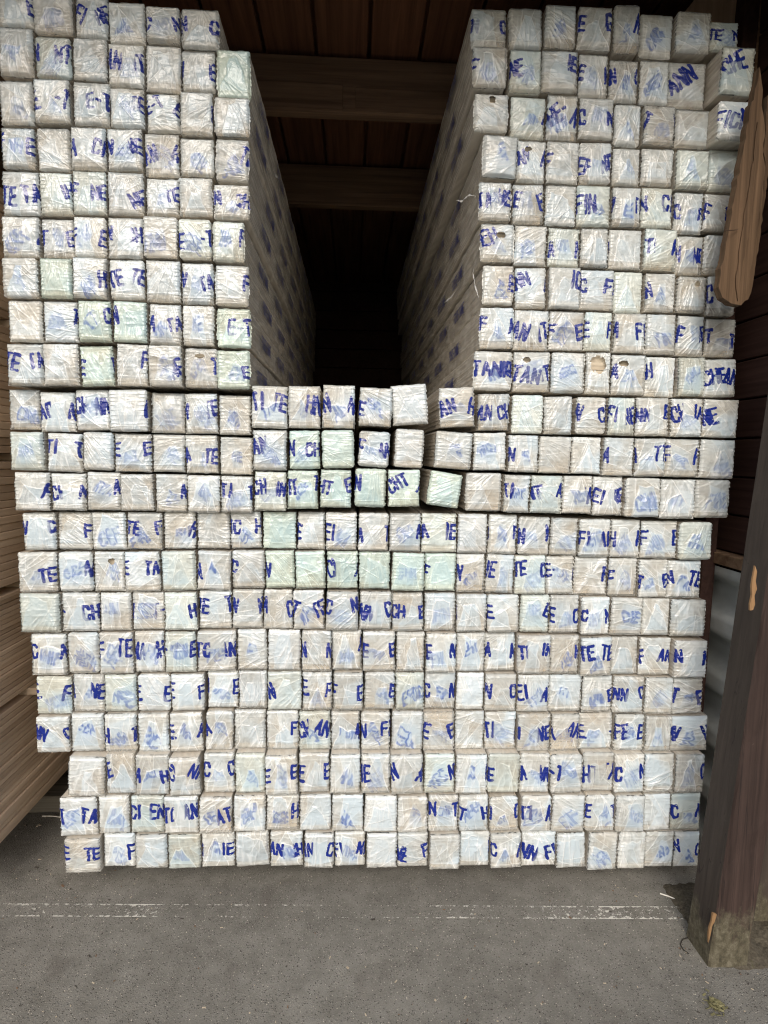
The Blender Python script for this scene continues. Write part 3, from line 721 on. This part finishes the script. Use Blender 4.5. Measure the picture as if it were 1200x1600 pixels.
for k, p in enumerate(PACKS):
    xa, xb, ya, yb_ = p['box']; D = p['D']
    dj = jr.gauss(0, .006)
    if p['fl'].find('p') >= 0: D = D-.055
    if p['blk'] == LT: dj += (9-p['r'])*.0012
    if p['blk'] == MD and 7 <= p['i'] <= 12: dj -= .012
    D_ = D
    A = at(xa, yb_, D_); B = at(xb, yb_, D_); Cc = at((xa+xb)/2, ya, D_); Bc = at((xa+xb)/2, yb_, D_)
    W = (B[0]-A[0])-.0014; H = (Cc[2]-Bc[2])-.0012
    loc = np.array([(A[0]+B[0])/2, D_+dj, Bc[2]])
    inner = (p['blk'] == LT and p['i'] == p['n']-1) or (p['blk'] == RT and p['i'] == 0)
    rot = ROT.get((p['blk'], p['r'], p['i']), jr.gauss(0, .75))
    if abs(rot) > 1.9: W *= .95; H *= .955
    if inner: H -= .0035; loc[0] += jr.gauss(0, .003)
    V, Q, RG = film(W, H, LEN, 1000+k, p['L'], p['R'], p['fl'], inner)
    ti = k % 6
    sc = np.array([W-.0095, LEN, H-.006]); off = np.array([0, .012, .003])
    if k in THING:
        root = empty('plank_bundle', loc); root.rotation_euler.y = R(rot)
        tag(root, label_of(p), 'plank bundle', 'film-wrapped plank bundles in the stack')
        me = film_object('film_wrap', V, Q, RG, [M['film']]); fo = bpy.data.objects.new('film_wrap', me); C.objects.link(fo); fo.parent = root
        to = bpy.data.objects.new('timber_core', TIMBER[ti]); C.objects.link(to); to.parent = root; to.scale = sc; to.location = off
        p['root'] = root; p['film'] = fo
        if inner:
            # the maker's word printed over and over along the sleeve, cut as flat blue letters on the film
            sgn = 1 if p['blk'] == LT else -1
            xx = sgn*(W/2+.0076); y0 = .06+jr.uniform(0, .3); hh = .036; segs, tw = strokes('FICHTE-TANNE', hh, .0135, .0185); zt = H*.5+hh/2+jr.uniform(-.008, .008)
            while y0 < 2.4:
                mb = MB()
                for (a0, b0, a1, b1) in segs:
                    if sgn < 0: u_0, u_1 = y0+tw-a0, y0+tw-a1      # reads left to right when seen from the aisle
                    else: u_0, u_1 = y0+a0, y0+a1
                    dx, dy = u_1-u_0, b1-b0; ln = math.hypot(dx, dy); nx, ny = -dy/ln*.0026, dx/ln*.0026; ex, ey = dx/ln*.0026, dy/ln*.0026
                    mb.add([(xx, u_0-ex+nx, zt-(b0-ey+ny)), (xx, u_1+ex+nx, zt-(b1+ey+ny)), (xx, u_1+ex-nx, zt-(b1+ey-ny)), (xx, u_0-ex-nx, zt-(b0-ey-ny))], [(0, 1, 2, 3)])
                mb.build('printed_word', M['ink'], parent=fo); y0 += tw+.20+jr.uniform(-.02, .02)
    else:
        c_, s_ = math.cos(R(rot)), math.sin(R(rot))
        RM = np.array([[c_, 0, s_], [0, 1, 0], [-s_, 0, c_]])
        tv = TV[ti]*sc+off
        for vv, qq, cc, mi, sm_ in ((V, Q, RG, 0, True), (tv, TF[ti], np.ones((len(tv), 4))*np.array([.7,.6,.45,1]), 1, False)):
            stuffV.append(vv@RM.T+loc); stuffQ.append(qq+voff); stuffC.append(cc); stuffM.append(np.full(len(qq), mi)); stuffS.append(np.full(len(qq), sm_)); voff += len(vv)
me = film_object('wrapped_bundles', np.concatenate(stuffV), np.concatenate(stuffQ), np.concatenate(stuffC), [M['film'], M['timber']], np.concatenate(stuffM), np.concatenate(stuffS))
so_ = bpy.data.objects.new('wrapped_bundles', me); C.objects.link(so_)
tag(so_, 'remaining smaller film-wrapped plank bundles filling the low rows of the stack', 'bundles', None, 'stuff')

# ------------------------------------------------------------------ bearers under the stack
def thing_box(name, a, b, mat, label, cat, group=None, ch=0.004):
    c_ = ((a[0]+b[0])/2, (a[1]+b[1])/2, a[2]); mb = MB()
    mb.box((a[0]-c_[0], a[1]-c_[1], 0), (b[0]-c_[0], b[1]-c_[1], b[2]-a[2]), ch=ch)
    return tag(mb.build(name, mat, loc=c_), label, cat, group)
zb = float(at(600, 1357, YB)[2])
sy = float(onground(85, 1270)[1])
thing_box('timber_sleeper', (-1.75, sy, 0.0), (1.24, sy+.14, zb-.012), M['sleeper'], 'grey timber sleeper lying on the asphalt under the stack', 'sleeper')

# brown plank stack beside, seen from its long side
XS = -1.135
levels = [(zb-.01, 1282), (None, 1055), (None, 872), (None, 692)]
zz = [.15, .60, .985, 1.42, 1.86, 2.3]
names = ['lowest', 'second', 'third', 'fourth', 'topmost']
pr = random.Random(3)
for i in range(5):
    z0 = zz[i]+.018; z1 = zz[i+1]-.008; nbd = 22 if i < 2 else 16
    e_ = tag(empty('board_bundle', (XS-.4, 1.7, z0)), f'brown planed boards in the {names[i]} bundle of the pile at left edge', 'board bundle', 'brown board bundles in the side pile')
    th = (z1-z0)/nbd
    for q in range(nbd):
        mb = MB(); dx = pr.uniform(-.006, .004)
        mb.box((-.45, pr.uniform(-.02, .02), q*th), (.4+dx, 3.4, (q+1)*th-.0012), ch=.0022)
        mb.build('board', M['stackwood'] if pr.random() < .7 else M['stackwood_dark'], parent=e_)
for i in range(5):
    for yy_ in ((2.02, 3.3, 4.6) if i else (2.75, 3.6, 4.6)):
        z0 = zz[i]-.008 if i else 0.0
        thing_box('batten', (XS-.8, yy_, z0), (XS+(.045 if i == 1 and yy_ < 2.1 else -.003), yy_+.05, zz[i]+.017), M['batten'] if i else M['sleeper'],
                  ('pale' if i else 'grey') + f' wooden batten under the {names[i]} board bundle', 'batten', 'battens between the brown bundles', .002)

# ------------------------------------------------------------------ loose boards at the upper right
def slab(name, pts, Y, th, mat, label, cat, ridge=None, tilt=0.0):
    pts = rough_pts(list(pts))
    a = [at(x_, y_, Y) for x_, y_ in pts]; c_ = np.mean(a, 0); n = len(a)
    mb = MB(); vs = [tuple(p-c_) for p in a]+[(p[0]-c_[0], p[1]-c_[1]+th, p[2]-c_[2]) for p in a]
    fs = [tuple(range(n)), tuple(range(n, 2*n))[::-1]]+[(i, (i+1) % n, n+(i+1) % n, n+i) for i in range(n)]
    mb.add(vs, fs); return tag(mb.build(name, mat, loc=tuple(c_)), label, cat)
bp = slab('broken_plank', [(1123,448),(1129,465),(1137,470),(1142,474),(1158,477),(1164,470),(1170,432),(1182,372),(1191,312),(1196,262),(1192,235),(1195,200),(1190,165),(1192,140),(1189,118),(1187,104),(1185,122),(1180,140),(1178,156),(1174,160),(1163,225),(1150,297),(1137,370)], 1.70, .026, M['rough'],
     'splintered brown plank hanging pointed end up before the right tower', 'plank')
r2 = sliver([(1164,470),(1170,432),(1182,372),(1191,312),(1196,262),(1192,235),(1197,205),(1199,150),(1203,146),(1207,150),(1206,215),(1202,262),(1193,325),(1185,392),(1176,446),(1169,468)], 1.716, .02, 'split_edge', M['rough'])
r3 = sliver([(1150,440),(1158,372),(1166,320),(1178,240),(1184,190),(1186,240),(1178,310),(1166,380),(1157,440),(1153,470)], 1.6955, .004, 'raised_grain', M['rough'])
bpy.context.view_layer.update()
for q_ in (r2, r3): q_.parent = bp; q_.matrix_parent_inverse = bp.matrix_world.inverted()
nm = MB(); nA = at(1131, 361, 1.66); nB = at(1153, 359, 1.695)
d_ = nB-nA; 
for k in range(6):
    pass
def rod(mb, A, B, r, n=8):
    A = Vector(A); B = Vector(B); d = (B-A).normalized(); s_ = d.orthogonal().normalized(); t_ = d.cross(s_)
    vs = []
    for P_ in (A, B):
        for k in range(n): an = 2*math.pi*k/n; vs.append(tuple(P_+s_*r*math.cos(an)+t_*r*math.sin(an)))
    fs = [(k, (k+1) % n, n+(k+1) % n, n+k) for k in range(n)]+[tuple(range(n))[::-1], tuple(range(n, 2*n))]
    mb.add(vs, fs)
rod(nm, nA, nB, .0011); no = nm.build('nail', M['nail']); bpy.context.view_layer.update(); no.parent = bp; no.matrix_parent_inverse = bp.matrix_world.inverted()
slab('pale_board', [(1068,22),(1090,-8),(1110,-60),(1170,-60),(1165,0),(1163,48),(1157,51),(1153,32),(1150,120),(1080,120)], 1.99, .02, M['pale_plank'], 'pale rough board standing behind the top of right tower', 'board')
slab('upright_board', [(1168,40),(1176,-60),(1198,-60),(1190,60),(1180,180),(1176,200),(1168,150)], 1.95, .02, M['beam'], 'dark upright board beyond the broken plank in the roof corner', 'board')
thing_box('split_log', tuple(at(1176, 400, 1.9)), (float(at(1176,400,1.9)[0])+.25, 2.02, float(at(1176,352,1.9)[2])), M['plank'], 'short brown timber jammed behind the broken plank', 'timber', ch=.02)

# ------------------------------------------------------------------ torn shreds of film on the aisle faces
def shred(parent, pts, w_, seed):
    rs = random.Random(seed); mb = MB(); pts = [Vector(p) for p in pts]; vs = []; n = 14
    for k in range(n+1):
        t_ = k/n*(len(pts)-1); i = min(int(t_), len(pts)-2); P_ = pts[i].lerp(pts[i+1], t_-i)
        ww = w_*(.3+.9*rs.random())*math.sin(math.pi*(k+.6)/(n+1.2))
        j = Vector((rs.uniform(-1,1), rs.uniform(-1,1), rs.uniform(-1,1)))*w_*.3
        vs += [tuple(P_+j+Vector((ww*.5, ww*.3, ww))), tuple(P_+j-Vector((ww*.5, -ww*.3, ww)))]
    fs = [(2*k, 2*k+1, 2*k+3, 2*k+2) for k in range(n)]
    V = np.array(vs); me = film_object('torn_film', V, np.array(fs), np.tile(np.array([[.70,.72,.72,.5]]), (len(V), 1)), [M['film']])
    o = bpy.data.objects.new('torn_film', me); C.objects.link(o); o.parent = parent['film']; o.matrix_parent_inverse = Matrix.Translation(-parent['root'].location)
    return o
def pk(blk, r, i): return next(q for q in PACKS if q['blk'] == blk and q['r'] == r and q['i'] == i)
def near(p_, lst): return [tuple(at(x_, y_, Y_)) for x_, y_, Y_ in lst]
for (b_, r_, i_, lst, w_) in [
    (RT,5,0,[(744,306,1.85),(732,304,1.87),(722,314,1.9),(712,312,1.92)],.004),
    (RT,7,0,[(744,410,1.835),(739,425,1.85),(743,448,1.85),(749,468,1.85)],.003),
    (RT,8,0,[(722,440,2.0),(712,455,2.05),(702,468,2.1),(694,472,2.14)],.008),
    (LT,5,6,[(392,262,1.9),(408,268,2.1),(430,272,2.3),(436,280,2.3)],.006)]:
    q = pk(b_, r_, i_)
    if 'root' in q: shred(q, near(q, lst), w_, int(w_*1e4)+r_)

# ------------------------------------------------------------------ small things on the ground
def stick(pA, pB, r_, label, name='stick', mat='stick'):
    A = onground(*pA, r_); B = onground(*pB, r_); c_ = (A+B)/2; mb = MB()
    m_ = (A+B)/2+np.array([0, .002, .001]); rod(mb, A-c_, m_-c_, r_, 6); rod(mb, m_-c_, B-c_, r_*.9, 6)
    return tag(mb.build(name, M[mat], loc=tuple(c_)), label, 'stick')
stick((1031,1396),(1062,1408),.0022,'thin white stick on the asphalt before the right end of stack')
stick((66,1275),(96,1277),.002,'pale straw on the asphalt by the grey sleeper')
dm = MB(); dr_ = random.Random(8)
for k in range(420):
    if k < 110: px_, py_ = dr_.uniform(1060, 1200), dr_.gauss(1470, 30)
    elif k < 180: px_, py_ = dr_.uniform(0, 260), dr_.gauss(1335, 40)
    else: px_, py_ = dr_.uniform(-50, 1250), dr_.uniform(1380, 1640)
    g_ = onground(px_, min(max(py_, 1290), 1700)); s_ = dr_.uniform(.0006, .0017)*(1 if dr_.random() < .95 else 1.8); an = dr_.uniform(0, 6.3); l_ = s_*dr_.uniform(1, 3.2)
    mat = Matrix.Translation((g_[0], g_[1], .0005)) @ Matrix.Rotation(an, 4, 'Z') @ Matrix.Rotation(dr_.uniform(-.3, .3), 4, 'X')
    dm.box((-l_, -s_, 0), (l_, s_, s_*.8), mat=mat, m=dr_.choice((0, 0, 1, 1, 2)))
M['grit_dark'] = plain('dark_grit', (0.05, 0.042, 0.036), 0.95); M['bark'] = plain('bark_crumbs', (0.16, 0.10, 0.06), 0.95)
tag(dm.build('debris', [M['chip'], M['grit_dark'], M['bark']]), 'scattered wood chips, bark crumbs and grit on the asphalt', None, None, 'stuff')
cm = MB(); c_ = onground(1118, 1572)
for k in range(120):
    an = dr_.uniform(0, 6.3); rr_ = abs(dr_.gauss(0, .013)); s_ = dr_.uniform(.0015, .0045)
    mat = Matrix.Translation((rr_*math.cos(an)*1.2, rr_*math.sin(an), dr_.uniform(.001, .008))) @ Matrix.Rotation(dr_.uniform(0, 6.3), 4, 'Z') @ Matrix.Rotation(dr_.uniform(-.7, .7), 4, 'X')
    cm.box((-s_*1.6, -s_*.6, 0), (s_*1.6, s_*.6, .0012), mat=mat)
tag(cm.build('moss_clump', M['leaf'], loc=tuple(c_)), 'muted green moss clump in the asphalt before the front post', 'moss')
wm = MB(); pts = [(1092,1465),(1078,1464),(1066,1468),(1063,1476),(1068,1484),(1076,1490)]
pp = [onground(x_, y_, .003) for x_, y_ in pts]; c_ = pp[0]
for A, B in zip(pp, pp[1:]): rod(wm, A-c_, B-c_, .0013, 6)
tag(wm.build('wire_loop', M['wire'], loc=tuple(c_)), 'thin dark wire curling from the foot of the front post', 'wire')
# crumbled earth heaped round the foot of the posts
em = MB(); er = random.Random(12); nx_, ny_ = 40, 30
x0_, x1_, y0_, y1_ = gp[0]-.03, gp[0]+.40, gp[1]-.012, gp[1]+.33
for j in range(ny_+1):
    for i in range(nx_+1):
        u_, v_ = i/nx_, j/ny_; h_ = .03*math.sin(math.pi*u_)**.7*math.sin(math.pi*v_)**.7*(.5+float(vn(np.array(u_*9), np.array(v_*8), 3.3)))+er.uniform(0, .003)-.003
        em.v.append((x0_+(x1_-x0_)*u_, y0_+(y1_-y0_)*v_, h_))
for j in range(ny_):
    for i in range(nx_): k = j*(nx_+1)+i; em.f.append((k, k+1, k+nx_+2, k+nx_+1)); em.m.append(0)
tag(em.build('dirt', M['moss']), 'mossy earth heaped round the post feet', None, None, 'stuff')
print('packs', len(PACKS), 'things', len(THING))
